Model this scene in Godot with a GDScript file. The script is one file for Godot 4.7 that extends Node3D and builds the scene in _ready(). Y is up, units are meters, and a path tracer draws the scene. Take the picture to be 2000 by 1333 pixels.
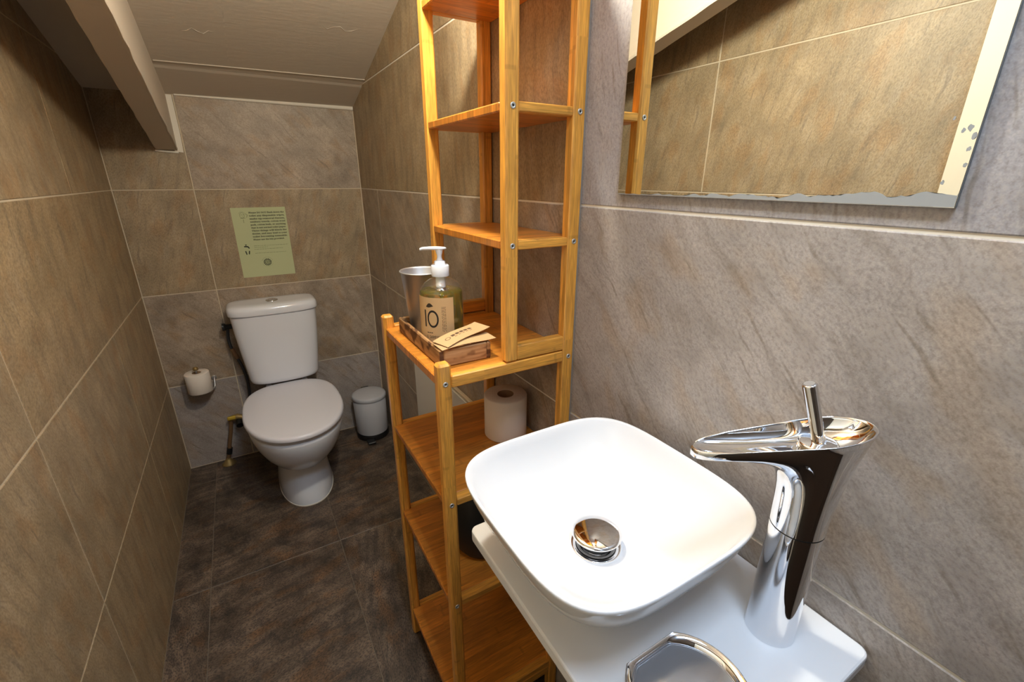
extends Node3D

# Small windowless WC under a staircase: z = 0 is the far wall behind the toilet, x = 0 the left wall, y up, metres.
const W := 0.9154        # room width
const ZN := 2.62         # near end wall, behind the camera
const H1 := 0.4171
const H2 := 0.8253
const H3 := 1.2369
const H4 := 1.6398
const CEIL := 1.580      # height of the ceiling at the far wall
const D0 := 1.905        # doorway in the left wall beside the camera
const D1 := 2.53
const DH := 2.0
const SLOPE := 0.276     # it rises towards the door

const LAMP_COLOR := Color(1.0, 0.985, 0.912)
const LAMP_ENERGY := 0.62
const LAMP_GLOW := 6.0
const LAMP_AT := Vector3(0.68, 1.795, 1.5)
const TUBE_COLOR := Color(0.80, 0.895, 1.0)
const TUBE_ENERGY := 1.35
const TUBE_GLOW := 6.0
const TUBE_X := 0.58

var rng := RandomNumberGenerator.new()
var mats := {}


func _ready() -> void:
	rng.seed = 7
	setup_view()
	make_materials()
	build_shell()
	build_beam()
	build_toilet()
	build_rack()
	build_vanity()
	build_small_things()


func setup_view() -> void:
	var cam := Camera3D.new()
	cam.name = "camera"
	cam.fov = 74.628
	cam.near = 0.02
	cam.basis = Basis(Vector3.UP, -0.5351) * Basis(Vector3.RIGHT, -0.3476) * Basis(Vector3.BACK, 0.0025)
	cam.position = Vector3(0.3909, 1.2803, 2.2848)
	add_child(cam)
	cam.current = true
	var env := Environment.new()
	env.background_mode = Environment.BG_COLOR     # the room has no window: nothing of this is seen
	env.background_color = Color(0.7, 0.75, 0.8)
	env.tonemap_mode = Environment.TONE_MAPPER_LINEAR
	env.tonemap_exposure = 1.0
	env.sdfgi_enabled = true
	env.ssao_enabled = true
	env.ssil_enabled = true
	var we := WorldEnvironment.new()
	we.name = "environment"
	we.environment = env
	add_child(we)
	build_lamps()


# ---------------------------------------------------------------- mesh building
class Shape:
	var v: Array[PackedVector3Array] = []
	var t: Array[PackedVector2Array] = []
	var g: PackedInt32Array = []
	func tri(a: Vector3, b: Vector3, c: Vector3, grp := 1, ua := Vector2.ZERO, ub := Vector2.ZERO, uc := Vector2.ZERO) -> void:
		if (b - a).cross(c - a).length_squared() < 1e-20:
			return
		v.append(PackedVector3Array([a, b, c]))
		t.append(PackedVector2Array([ua, ub, uc]))
		g.append(grp)
	func quad(a: Vector3, b: Vector3, c: Vector3, d: Vector3, grp := 1, ua := Vector2.ZERO, ub := Vector2.ZERO, uc := Vector2.ZERO, ud := Vector2.ZERO) -> void:
		tri(a, b, c, grp, ua, ub, uc)
		tri(a, c, d, grp, ua, uc, ud)
	func mesh() -> ArrayMesh:
		var vol := 0.0
		var o := v[0][0]
		for p in v:
			vol += (p[0] - o).dot((p[1] - o).cross(p[2] - o))
		var st := SurfaceTool.new()
		st.begin(Mesh.PRIMITIVE_TRIANGLES)
		var order := [0, 2, 1] if vol > 0.0 else [0, 1, 2]
		for i in v.size():
			st.set_smooth_group(g[i] if g[i] >= 0 else 0xFFFFFFFF)
			for k in order:
				st.set_uv(t[i][k])
				st.add_vertex(v[i][k])
		st.generate_normals()
		return st.commit()


func put(called: String, shape, m: Material, parent: Node = self, at := Vector3.ZERO) -> MeshInstance3D:
	var o := MeshInstance3D.new()
	o.name = called
	o.mesh = shape.mesh() if shape is Shape else shape
	o.material_override = m
	o.position = at
	parent.add_child(o, true)
	return o


func thing(called: String, label: String, category: String, at := Vector3.ZERO, group := "") -> Node3D:
	var o := Node3D.new()
	o.name = called
	o.position = at
	o.set_meta("label", label)
	o.set_meta("category", category)
	if group:
		o.set_meta("group", group)
	add_child(o, true)
	return o


func structure(o: Node3D, label: String, category: String) -> void:
	o.set_meta("kind", "structure")
	o.set_meta("label", label)
	o.set_meta("category", category)


# joins rings of equally many points into a skin, with flat or no caps
func skin(s: Shape, rings: Array, cap0 := true, cap1 := true, grp := 1, closed := true) -> void:
	var n: int = rings[0].size()
	for i in rings.size() - 1:
		for k in (n if closed else n - 1):
			var k2 := (k + 1) % n
			s.quad(rings[i][k], rings[i][k2], rings[i + 1][k2], rings[i + 1][k], grp)
	for e in [[cap0, 0], [cap1, rings.size() - 1]]:
		if e[0]:
			var c := Vector3.ZERO
			for p in rings[e[1]]:
				c += p / n
			for k in n:
				var a: Vector3 = rings[e[1]][k]
				var b: Vector3 = rings[e[1]][(k + 1) % n]
				if e[1] == 0:
					s.tri(c, b, a, grp + 20)
				else:
					s.tri(c, a, b, grp + 20)


func circle(c: Vector3, r: float, n := 32, ax := Vector3.RIGHT, az := Vector3.BACK) -> PackedVector3Array:
	var out := PackedVector3Array()
	for k in n:
		var f := TAU * k / n
		out.append(c + ax * r * cos(f) + az * r * sin(f))
	return out


# profile of [radius, height] turned about y
func lathe(profile: Array, n := 40, c := Vector3.ZERO, cap0 := true, cap1 := true) -> Shape:
	var s := Shape.new()
	var rings := []
	for p in profile:
		rings.append(circle(c + Vector3(0, p[1], 0), maxf(p[0], 0.00005), n))
	skin(s, rings, cap0, cap1)
	return s


func super_ring(c: Vector3, a: float, b: float, n: float, count := 48) -> PackedVector3Array:
	var out := PackedVector3Array()
	for k in count:
		var f := TAU * k / count
		var x := cos(f)
		var z := sin(f)
		out.append(c + Vector3(signf(x) * a * pow(absf(x), 2.0 / n), 0, signf(z) * b * pow(absf(z), 2.0 / n)))
	return out


# tube through points with one radius each
func tube(points: Array, radii, n := 12, s: Shape = null) -> Shape:
	if s == null:
		s = Shape.new()
	var rings := []
	var side := Vector3.ZERO
	for i in points.size():
		var d: Vector3 = (points[mini(i + 1, points.size() - 1)] - points[maxi(i - 1, 0)]).normalized()
		if side == Vector3.ZERO:
			side = d.cross(Vector3(0.31, 0.85, 0.42)).normalized()
		side = (side - d * side.dot(d)).normalized()
		var r: float = radii[i] if radii is Array else radii
		rings.append(circle(points[i], r, n, side, d.cross(side)))
	skin(s, rings)
	return s


func curve(points: Array, steps := 6) -> Array:
	var out := []
	for i in points.size() - 1:
		var p0: Vector3 = points[maxi(i - 1, 0)]
		var p1: Vector3 = points[i]
		var p2: Vector3 = points[i + 1]
		var p3: Vector3 = points[mini(i + 2, points.size() - 1)]
		for k in steps:
			out.append(p1.cubic_interpolate(p2, p0, p3, float(k) / steps))
	out.append(points[-1])
	return out


# box with chamfered edges; uv in metres with u along the grain axis
func block(lo: Vector3, hi: Vector3, b := 0.0015, grain := 0, s: Shape = null, uvo := Vector2.ZERO) -> Shape:
	if s == null:
		s = Shape.new()
	var c := (lo + hi) / 2.0
	var h := (hi - lo) / 2.0
	b = minf(b, minf(h.x, minf(h.y, h.z)) * 0.6)
	var corner := {}
	for sx in [-1, 1]:
		for sy in [-1, 1]:
			for sz in [-1, 1]:
				var sg := Vector3(sx, sy, sz)
				for ax in 3:
					var p := h - Vector3(b, b, b)
					p[ax] = h[ax]
					corner[[sx, sy, sz, ax]] = c + sg * p
	var uv := func(p: Vector3, ax: int) -> Vector2:
		var u: float
		var w: float
		if ax == grain:
			u = p[(ax + 1) % 3] * 0.15
			w = p[(ax + 2) % 3]
		else:
			u = p[grain]
			w = p[3 - ax - grain] + float(ax) * 0.07
		return Vector2(u * 2.0, w * 4.0) + uvo
	for ax in 3:
		var a1 := (ax + 1) % 3
		var a2 := (ax + 2) % 3
		for sg in [-1, 1]:
			var q := []
			for e in [[-1, -1], [1, -1], [1, 1], [-1, 1]]:
				var key := [0, 0, 0, ax]
				key[ax] = sg
				key[a1] = e[0]
				key[a2] = e[1]
				q.append(corner[key])
			if sg < 0:
				q.reverse()
			s.quad(q[0], q[1], q[2], q[3], -1, uv.call(q[0], ax), uv.call(q[1], ax), uv.call(q[2], ax), uv.call(q[3], ax))
	# chamfers along edges
	for ax in 3:
		var a1 := (ax + 1) % 3
		var a2 := (ax + 2) % 3
		for s1 in [-1, 1]:
			for s2 in [-1, 1]:
				var q := []
				for e in [[-1, a1], [1, a1], [1, a2], [-1, a2]]:
					var key := [0, 0, 0, e[1]]
					key[ax] = e[0]
					key[a1] = s1
					key[a2] = s2
					q.append(corner[key])
				var nrm := Vector3.ZERO
				nrm[a1] = s1
				nrm[a2] = s2
				if (q[1] - q[0]).cross(q[2] - q[0]).dot(nrm) < 0.0:
					q.reverse()
				s.quad(q[0], q[1], q[2], q[3], -1, uv.call(q[0], a1), uv.call(q[1], a1), uv.call(q[2], a1), uv.call(q[3], a1))
	for sx in [-1, 1]:
		for sy in [-1, 1]:
			for sz in [-1, 1]:
				var a: Vector3 = corner[[sx, sy, sz, 0]]
				var bb: Vector3 = corner[[sx, sy, sz, 1]]
				var cc: Vector3 = corner[[sx, sy, sz, 2]]
				if (bb - a).cross(cc - a).dot(Vector3(sx, sy, sz)) < 0.0:
					s.tri(a, cc, bb, -1)
				else:
					s.tri(a, bb, cc, -1)
	return s


# a flat polygon in a frame (origin, u, v, normal), thick from depth d0 to d1 along the normal
func slab(poly: PackedVector2Array, fr: Array, d0: float, d1: float, s: Shape = null) -> Shape:
	if s == null:
		s = Shape.new()
	if Geometry2D.is_polygon_clockwise(poly):
		poly.reverse()
	var idx := Geometry2D.triangulate_polygon(poly)
	var P := func(p: Vector2, d: float) -> Vector3: return fr[0] + fr[1] * p.x + fr[2] * p.y + fr[3] * d
	for i in range(0, idx.size(), 3):
		var a := poly[idx[i]]
		var b := poly[idx[i + 1]]
		var c := poly[idx[i + 2]]
		if (b - a).cross(c - a) < 0.0:
			var x := b
			b = c
			c = x
		s.tri(P.call(a, d1), P.call(b, d1), P.call(c, d1), -1, a, b, c)
		s.tri(P.call(a, d0), P.call(c, d0), P.call(b, d0), -1, a, c, b)
	for i in poly.size():
		var a := poly[i]
		var b := poly[(i + 1) % poly.size()]
		s.quad(P.call(a, d0), P.call(b, d0), P.call(b, d1), P.call(a, d1), -1, a, b, b, a)
	return s


# a tile: face proud of the joint, its edge rounded by a small bevel
func tile(poly: PackedVector2Array, fr: Array, flip: int, long: float, short: float, o: Vector2) -> Shape:
	var s := Shape.new()
	if Geometry2D.is_polygon_clockwise(poly):
		poly.reverse()
	var inner := PackedVector2Array()
	var c := Vector2.ZERO
	for p in poly:
		c += p / poly.size()
	for p in poly:
		var d := p - c
		inner.append(p - Vector2(signf(d.x) * minf(0.0012, absf(d.x) * 0.3), signf(d.y) * minf(0.0012, absf(d.y) * 0.3)))
	var P := func(p: Vector2, d: float) -> Vector3: return fr[0] + fr[1] * p.x + fr[2] * p.y + fr[3] * d
	var T := func(p: Vector2) -> Vector2:
		var q := Vector2((p.x - o.x) / long, 1.0 - (p.y - o.y) / short)
		if flip & 1:
			q.x = 1.0 - q.x
		if flip & 2:
			q.y = 1.0 - q.y
		return q
	var n := poly.size()
	for i in range(1, n - 1):
		s.tri(P.call(inner[0], 0), P.call(inner[i], 0), P.call(inner[i + 1], 0), -1, T.call(inner[0]), T.call(inner[i]), T.call(inner[i + 1]))
	for i in n:
		var j := (i + 1) % n
		s.quad(P.call(poly[i], -0.0009), P.call(poly[j], -0.0009), P.call(inner[j], 0), P.call(inner[i], 0), -1, T.call(poly[i]), T.call(poly[j]), T.call(inner[j]), T.call(inner[i]))
		s.quad(P.call(poly[i], -0.006), P.call(poly[j], -0.006), P.call(poly[j], -0.0009), P.call(poly[i], -0.0009), -1, T.call(poly[i]), T.call(poly[j]), T.call(poly[j]), T.call(poly[i]))
	for i in range(1, n - 1):
		s.tri(P.call(poly[0], -0.006), P.call(poly[i + 1], -0.006), P.call(poly[i], -0.006), -1)
	return s


# ---------------------------------------------------------------- materials
func plain(r: int, g: int, b: int, rough := 0.5, metal := 0.0) -> StandardMaterial3D:
	var m := StandardMaterial3D.new()
	m.albedo_color = Color8(r, g, b)
	m.roughness = rough
	m.metallic = metal
	return m


func textured(img: Image, rough := 0.6, bump: Image = null, depth := 0.05) -> StandardMaterial3D:
	var m := StandardMaterial3D.new()
	m.albedo_texture = ImageTexture.create_from_image(img)
	m.roughness = rough
	if bump:
		m.heightmap_enabled = true
		m.heightmap_scale = depth
		m.heightmap_texture = ImageTexture.create_from_image(bump)
	return m


func noise(sd: int, freq: float, oct := 3) -> FastNoiseLite:
	var f := FastNoiseLite.new()
	f.seed = sd
	f.noise_type = FastNoiseLite.TYPE_SIMPLEX_SMOOTH
	f.frequency = freq
	f.fractal_type = FastNoiseLite.FRACTAL_FBM
	f.fractal_octaves = oct
	return f


# slate-look porcelain: streaks along a grain direction, cloudy patches, rust and fine speckle
func stone(sd: int, w: int, h: int, deg: float, base: Color, dark: Color, rust: Color, pale: Color, contrast: float, rusty := 1.0, grainy := 1.0, blotchy := 1.0) -> Array:
	var na := noise(sd, 1.0, 3)
	var nb := noise(sd + 11, 1.0, 2)
	var nc := noise(sd + 23, 1.0, 3)
	var nd := noise(sd + 37, 1.0, 2)
	var r := RandomNumberGenerator.new()
	r.seed = sd
	var bytes := PackedByteArray()
	bytes.resize(w * h * 3)
	var relief := PackedByteArray()
	relief.resize(w * h)
	var cs := cos(deg_to_rad(deg))
	var sn := sin(deg_to_rad(deg))
	for y in h:
		for x in w:
			var px := float(x) / w * 0.66
			var py := float(y) / w * 0.66
			var u := px * cs + py * sn
			var v := -px * sn + py * cs
			var wob := nc.get_noise_2d(px * 5.0, py * 5.0)
			v += wob * 0.012
			var streak := na.get_noise_2d(u * 6.0, v * 34.0)
			var vein := na.get_noise_2d(u * 5.0 + 60.0, v * 60.0 + 20.0)
			var fine := nb.get_noise_2d(u * 95.0, v * 210.0) * 0.75 + (r.randf() - 0.5) * 0.5
			var cloud := nc.get_noise_2d(px * 7.0 + 40.0, py * 7.0)
			var grit := nd.get_noise_2d(px * 230.0, py * 230.0) * 0.5 + (r.randf() - 0.5) * 0.8
			var stain := nc.get_noise_2d(u * 6.0 - 30.0, v * 12.0 + 9.0)
			var c := base
			c = c.lerp(dark, clampf((streak - 0.08) * 0.5 * grainy, 0.0, 0.5) * contrast)
			c = c.lerp(pale, clampf((-streak - 0.05) * 0.45, 0.0, 0.35) * contrast)
			c = c.lerp(rust, clampf((stain - 0.12) * 1.3, 0.0, 0.5) * rusty)
			c = c.lerp(dark, clampf((vein - 0.36) * 2.2, 0.0, 0.42) * clampf(0.6 + cloud * 2.0, 0.0, 1.0))
			c = c.lerp(dark, clampf((fine - 0.02) * 0.9, 0.0, 0.5) * contrast)
			c = c.lerp(pale, clampf((-fine - 0.05) * 0.6, 0.0, 0.3))
			var blotch := clampf((nc.get_noise_2d(px * 11.0 + 7.0, py * 15.0 - 50.0) - 0.1) * 3.0, 0.0, 1.0)
			c = c.lerp(dark, blotchy * blotch * clampf((grit + 0.15) * 1.1, 0.0, 0.55) * contrast)
			var k := 1.0 + cloud * 0.17 * contrast * (0.4 + 0.6 * blotchy) + grit * 0.11
			var i := (y * w + x) * 3
			bytes[i] = clampi(int(c.r * k * 255.0), 0, 255)
			bytes[i + 1] = clampi(int(c.g * k * 255.0), 0, 255)
			bytes[i + 2] = clampi(int(c.b * k * 255.0), 0, 255)
			relief[y * w + x] = clampi(int(128.0 - streak * 30.0 - fine * 45.0 + grit * 30.0), 0, 255)
	return [Image.create_from_data(w, h, false, Image.FORMAT_RGB8, bytes), Image.create_from_data(w, h, false, Image.FORMAT_L8, relief)]


func bamboo_image(sd: int, tint: Color) -> Image:
	var w := 256
	var h := 256
	var na := noise(sd, 1.0, 3)
	var r := RandomNumberGenerator.new()
	r.seed = sd
	var tone := []
	for i in 12:
		tone.append([r.randf_range(-0.07, 0.07), r.randf()])
	var bytes := PackedByteArray()
	bytes.resize(w * h * 3)
	for y in h:
		var strip := int(y * 12.0 / h)
		var edge := absf(fposmod(y * 12.0 / h, 1.0) - 0.5)
		for x in w:
			var fib := na.get_noise_2d(x * 0.03 + strip * 30.0, y * 0.55)
			var long := na.get_noise_2d(x * 0.012 + strip * 77.0, y * 0.06)
			var k: float = 1.0 + tone[strip][0] + fib * 0.16 + long * 0.12
			if edge > 0.46:
				k -= 0.07
			var node := absf(fposmod(float(x) / w + tone[strip][1], 1.0) - 0.5)
			if node < 0.006:
				k -= 0.08
			var i := (y * w + x) * 3
			bytes[i] = clampi(int(tint.r * 255.0 * k), 0, 255)
			bytes[i + 1] = clampi(int(tint.g * 255.0 * k * (0.99 + fib * 0.04)), 0, 255)
			bytes[i + 2] = clampi(int(tint.b * 255.0 * k), 0, 255)
	return Image.create_from_data(w, h, false, Image.FORMAT_RGB8, bytes)


func make_materials() -> void:
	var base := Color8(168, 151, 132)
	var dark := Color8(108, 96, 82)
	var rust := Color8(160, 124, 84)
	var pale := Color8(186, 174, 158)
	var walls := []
	for a in [[3, 47.0, 0.8, base, 0.7, 1.0, 1.0], [19, 86.0, 0.9, Color8(164, 142, 108), 0.9, 1.5, 0.3], [41, 104.0, 0.8, Color8(163, 143, 112), 0.9, 1.3, 0.6], [57, 62.0, 0.8, base, 0.7, 1.0, 1.0], [63, 47.0, 0.6, Color8(167, 158, 153), 0.45, 1.3, 0.7], [67, 80.0, 0.55, Color8(165, 160, 162), 0.2, 1.0, 0.5]]:  # second and third browner, last two greyer: warm and cool light in the tint
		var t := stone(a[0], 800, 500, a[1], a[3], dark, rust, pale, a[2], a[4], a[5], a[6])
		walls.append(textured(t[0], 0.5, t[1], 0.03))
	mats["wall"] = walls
	var floors := []
	for a in [[71, 12.0], [83, 100.0]]:
		var t := stone(a[0], 512, 320, a[1], Color8(100, 84, 70), Color8(42, 38, 37), Color8(112, 78, 50), Color8(134, 118, 104), 1.7, 1.3)
		floors.append(textured(t[0], 0.5, t[1], 0.04))
	mats["floor"] = floors
	mats["grout"] = plain(206, 192, 168, 0.9)
	mats["grout_white"] = plain(228, 220, 206, 0.85)
	mats["grout_floor"] = plain(122, 110, 96, 0.9)
	var bam := []
	for i in 3:
		bam.append(textured(bamboo_image(100 + i, Color8(222, 157, 66)), 0.32))
	mats["bamboo"] = bam
	mats["bamboo_board"] = [textured(bamboo_image(111, Color8(206, 132, 50)), 0.32), textured(bamboo_image(112, Color8(200, 126, 46)), 0.32)]
	mats["ceramic"] = plain(233, 235, 241, 0.12)
	mats["ceramic"].clearcoat_enabled = true
	mats["ceramic"].clearcoat = 0.5
	mats["seat"] = plain(228, 227, 234, 0.28)
	mats["basin"] = plain(229, 228, 229, 0.08)
	mats["lacquer"] = plain(232, 231, 232, 0.3)
	mats["chrome"] = plain(232, 233, 236, 0.04, 1.0)
	mats["steel"] = plain(208, 208, 210, 0.42, 0.9)
	mats["screw"] = plain(206, 204, 198, 0.45, 0.8)
	mats["black"] = plain(16, 16, 18, 0.5)
	mats["black_plastic"] = plain(24, 24, 25, 0.4)
	mats["mirror"] = plain(236, 240, 236, 0.0, 1.0)
	mats["tarnish"] = plain(158, 160, 160, 0.6)
	mats["cream"] = plain(238, 226, 200, 0.45)
	mats["white_paint"] = plain(224, 220, 214, 0.5)
	mats["tissue"] = plain(236, 226, 214, 0.95)
	mats["card"] = plain(150, 120, 90, 0.9)
	mats["bin"] = plain(196, 196, 200, 0.4)
	mats["brass"] = plain(158, 132, 82, 0.5, 0.5)
	mats["copper"] = plain(128, 96, 66, 0.6, 0.3)
	mats["yellow"] = plain(190, 160, 50, 0.6)
	mats["hose"] = plain(70, 70, 72, 0.5, 0.6)
	mats["kraft"] = plain(196, 158, 110, 0.8)
	mats["white_plastic"] = plain(240, 240, 242, 0.25)
	mats["ink"] = plain(30, 32, 26, 0.8)
	# plaster: brushed paint with faint trowel marks
	var pn := noise(5, 0.02, 4)
	pn.seed = 5
	var img := Image.create(256, 256, false, Image.FORMAT_L8)
	for y in 256:
		for x in 256:
			var f := pn.get_noise_2d(x * 1.0, y * 5.0)
			img.set_pixel(x, y, Color.from_hsv(0, 0, clampf(0.5 + f * 0.7, 0, 1)))
	var pl := plain(206, 194, 178, 0.85)
	pl.uv1_triplanar = true
	pl.uv1_world_triplanar = true
	pl.uv1_scale = Vector3(2.2, 2.2, 2.2)
	pl.heightmap_enabled = true
	pl.heightmap_scale = 0.05
	pl.heightmap_texture = ImageTexture.create_from_image(img)
	mats["plaster"] = pl


# ---------------------------------------------------------------- the room
func ceil_at(z: float) -> float:
	return CEIL + SLOPE * z


func lay(wall: Node3D, fr: Array, area: PackedVector2Array, rows: Array, kinds: Array, group: String, long := 0.672) -> void:
	# rows: [bottom, top, [joints along u]]
	var gap := 0.0019
	for r in rows:
		var cuts: Array = [-0.2] + r[2] + [3.0]
		for i in cuts.size() - 1:
			var a: float = cuts[i]
			var b: float = cuts[i + 1]
			var rect := PackedVector2Array([Vector2(a + gap, r[0] + gap), Vector2(b - gap, r[0] + gap), Vector2(b - gap, r[1] - gap), Vector2(a + gap, r[1] - gap)])
			for piece in Geometry2D.intersect_polygons(rect, area):
				if piece.size() < 3 or absf(poly_area(piece)) < 0.0002:
					continue
				var lo: Vector2 = piece[0]
				var hi: Vector2 = piece[0]
				for q in piece:
					lo = Vector2(minf(lo.x, q.x), minf(lo.y, q.y))
					hi = Vector2(maxf(hi.x, q.x), maxf(hi.y, q.y))
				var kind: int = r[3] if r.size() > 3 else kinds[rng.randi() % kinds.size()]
				if kind < 0:      # right wall: tiles round the basin tinted greyer to carry cool light, streaks leaning below the mirror
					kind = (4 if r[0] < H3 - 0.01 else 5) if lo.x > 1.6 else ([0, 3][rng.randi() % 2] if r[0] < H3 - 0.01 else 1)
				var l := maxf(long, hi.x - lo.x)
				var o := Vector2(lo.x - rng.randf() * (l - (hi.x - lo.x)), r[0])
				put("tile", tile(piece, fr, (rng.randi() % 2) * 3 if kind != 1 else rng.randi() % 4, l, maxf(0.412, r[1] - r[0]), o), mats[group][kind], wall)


func poly_area(p: PackedVector2Array) -> float:
	var a := 0.0
	for i in p.size():
		a += p[i].cross(p[(i + 1) % p.size()])
	return a / 2.0


func build_shell() -> void:
	# frames: origin, u, v, normal
	var fl := [Vector3.ZERO, Vector3.BACK, Vector3.UP, Vector3.RIGHT]
	var frr := [Vector3(W, 0, 0), Vector3.BACK, Vector3.UP, Vector3.LEFT]
	var ff := [Vector3.ZERO, Vector3.RIGHT, Vector3.UP, Vector3.BACK]
	var fn := [Vector3(0, 0, ZN), Vector3.RIGHT, Vector3.UP, Vector3.FORWARD]
	var fg := [Vector3.ZERO, Vector3.RIGHT, Vector3.BACK, Vector3.UP]
	var g := 0.0012
	# floor
	var e := 0.12
	var o: Node3D = put("floor", slab(PackedVector2Array([Vector2(-e, -e), Vector2(W + e, -e), Vector2(W + e, ZN + e), Vector2(-e, ZN + e)]), fg, -0.12, -g), mats["grout_floor"])
	structure(o, "dark brown slate-look tiled floor", "floor")
	var area := PackedVector2Array([Vector2(0, 0), Vector2(W, 0), Vector2(W, ZN), Vector2(0, ZN)])
	var rows := []
	for z in [[-0.505, 0.155], [0.155, 0.815], [0.815, 1.475], [1.475, 2.135], [2.135, 2.795]]:
		rows.append(z)
	for r in rows:
		for c in [[-0.309, 0.103], [0.103, 0.515], [0.515, 0.927]]:
			var q := PackedVector2Array([Vector2(c[0] + 0.0009, r[0] + 0.0009), Vector2(c[1] - 0.0009, r[0] + 0.0009), Vector2(c[1] - 0.0009, r[1] - 0.0009), Vector2(c[0] + 0.0009, r[1] - 0.0009)])
			for piece in Geometry2D.intersect_polygons(q, area):
				if absf(poly_area(piece)) < 0.0002:
					continue
				put("tile", floor_tile(piece, fg, c[0], r[0], rng.randi() % 4), mats["floor"][rng.randi() % 2], o)
	# side walls
	var side := PackedVector2Array([Vector2(-e, -0.12), Vector2(ZN + e, -0.12), Vector2(ZN + e, ceil_at(ZN + e) + 0.06), Vector2(-e, ceil_at(-e) + 0.06)])
	var face := PackedVector2Array([Vector2(0.0005, 0.003), Vector2(ZN, 0.003), Vector2(ZN, ceil_at(ZN) + 0.003), Vector2(0.0005, ceil_at(0) + 0.003)])
	var holed := PackedVector2Array([Vector2(-e, -0.12), Vector2(D0, -0.12), Vector2(D0, DH), Vector2(D1, DH), Vector2(D1, -0.12), Vector2(ZN + e, -0.12), Vector2(ZN + e, ceil_at(ZN + e) + 0.06), Vector2(-e, ceil_at(-e) + 0.06)])
	o = put("wall_left", slab(holed, fl, -0.14, -g), mats["grout"])
	structure(o, "left wall of brown stone-look tiles, with warm light put into a browner tint", "wall")
	var lface := PackedVector2Array([Vector2(0.0005, 0.003), Vector2(D0 - 0.055, 0.003), Vector2(D0 - 0.055, ceil_at(D0 - 0.055) + 0.003), Vector2(0.0005, ceil_at(0) + 0.003)])
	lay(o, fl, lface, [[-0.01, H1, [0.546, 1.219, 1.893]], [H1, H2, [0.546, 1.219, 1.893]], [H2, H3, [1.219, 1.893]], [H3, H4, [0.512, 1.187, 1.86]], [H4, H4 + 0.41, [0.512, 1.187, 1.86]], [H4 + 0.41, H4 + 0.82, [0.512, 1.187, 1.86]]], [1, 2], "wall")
	o = put("wall_right", slab(side.duplicate(), frr, -0.14, -g), mats["grout_white"])
	structure(o, "right wall of beige stone-look tiles, with cool light put into a greyer tint near the basin", "wall")
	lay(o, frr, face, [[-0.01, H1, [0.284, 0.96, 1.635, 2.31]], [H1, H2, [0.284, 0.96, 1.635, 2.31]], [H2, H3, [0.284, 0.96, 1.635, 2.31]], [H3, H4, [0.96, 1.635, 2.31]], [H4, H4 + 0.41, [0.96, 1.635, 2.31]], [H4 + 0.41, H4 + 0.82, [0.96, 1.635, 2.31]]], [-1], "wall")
	# far wall
	var farp := PackedVector2Array([Vector2(-e, -0.12), Vector2(W + e, -0.12), Vector2(W + e, CEIL + 0.1), Vector2(-e, CEIL + 0.1)])
	o = put("wall_far", slab(farp, ff, -0.14, -g), mats["grout"])
	structure(o, "far end wall of stone-look tiles behind the toilet", "wall")
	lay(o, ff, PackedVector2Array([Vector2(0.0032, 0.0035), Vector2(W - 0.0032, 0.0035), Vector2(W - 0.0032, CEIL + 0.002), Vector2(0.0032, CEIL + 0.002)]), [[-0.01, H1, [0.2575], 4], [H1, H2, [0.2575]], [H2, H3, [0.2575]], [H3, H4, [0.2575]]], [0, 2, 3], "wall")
	# near wall behind the camera
	var top := ceil_at(ZN) + 0.1
	o = put("wall_near", slab(PackedVector2Array([Vector2(-e, -0.12), Vector2(W + e, -0.12), Vector2(W + e, top), Vector2(-e, top)]), fn, -0.12, 0.0), mats["plaster"])
	structure(o, "plastered end wall behind the viewer", "wall")
	var dk := plain(46, 34, 26, 0.5)  # unseen dark door, added so the chrome has something dark to reflect
	var d2 := Node3D.new()
	d2.name = "door_2"
	add_child(d2)
	structure(d2, "added dark brown panelled door behind the viewer, put there to darken chrome reflections", "door")
	put("door_leaf", block(Vector3(0.03, 0.005, ZN - 0.035), Vector3(W - 0.006, 2.1, ZN - 0.001), 0.002), dk, d2)
	for y in [[0.15, 0.95], [1.1, 1.95]]:
		put("door_panel", block(Vector3(0.13, y[0], ZN - 0.041), Vector3(W - 0.1, y[1], ZN - 0.034), 0.004), dk, d2)
	# sloping ceiling
	var cs := Shape.new()
	var fc := [Vector3(-0.14, 0, 0), Vector3.BACK, Vector3.UP, Vector3.RIGHT]
	slab(PackedVector2Array([Vector2(-0.14, ceil_at(-0.14)), Vector2(ZN + 0.14, ceil_at(ZN + 0.14)), Vector2(ZN + 0.14, ceil_at(ZN + 0.14) + 0.14), Vector2(-0.14, ceil_at(-0.14) + 0.14)]), fc, 0.0, W + 0.28, cs)
	o = put("ceiling", cs, mats["plaster"])
	structure(o, "sloping painted plaster ceiling under the stairs", "ceiling")
	# a lower board edge in the plaster near the far wall
	var rs := Shape.new()
	var fr2 := [Vector3(0, 0, 0), Vector3.BACK, Vector3.UP, Vector3.RIGHT]
	slab(PackedVector2Array([Vector2(-0.01, ceil_at(-0.01) - 0.0025), Vector2(0.190, ceil_at(0.190) - 0.0025), Vector2(0.203, ceil_at(0.203)), Vector2(0.203, ceil_at(0.203) + 0.02), Vector2(-0.01, ceil_at(-0.01) + 0.02)]), fr2, 0.0, W, rs)
	put("plaster_board", rs, mats["plaster"], o)
	rs = Shape.new()
	tube([Vector3(0.24, ceil_at(0.232) - 0.001, 0.232), Vector3(0.5, ceil_at(0.24) - 0.001, 0.24), Vector3(W, ceil_at(0.25) - 0.001, 0.25)], 0.0018, 8, rs)
	put("paint_ridge", rs, mats["plaster"], o)
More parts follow.
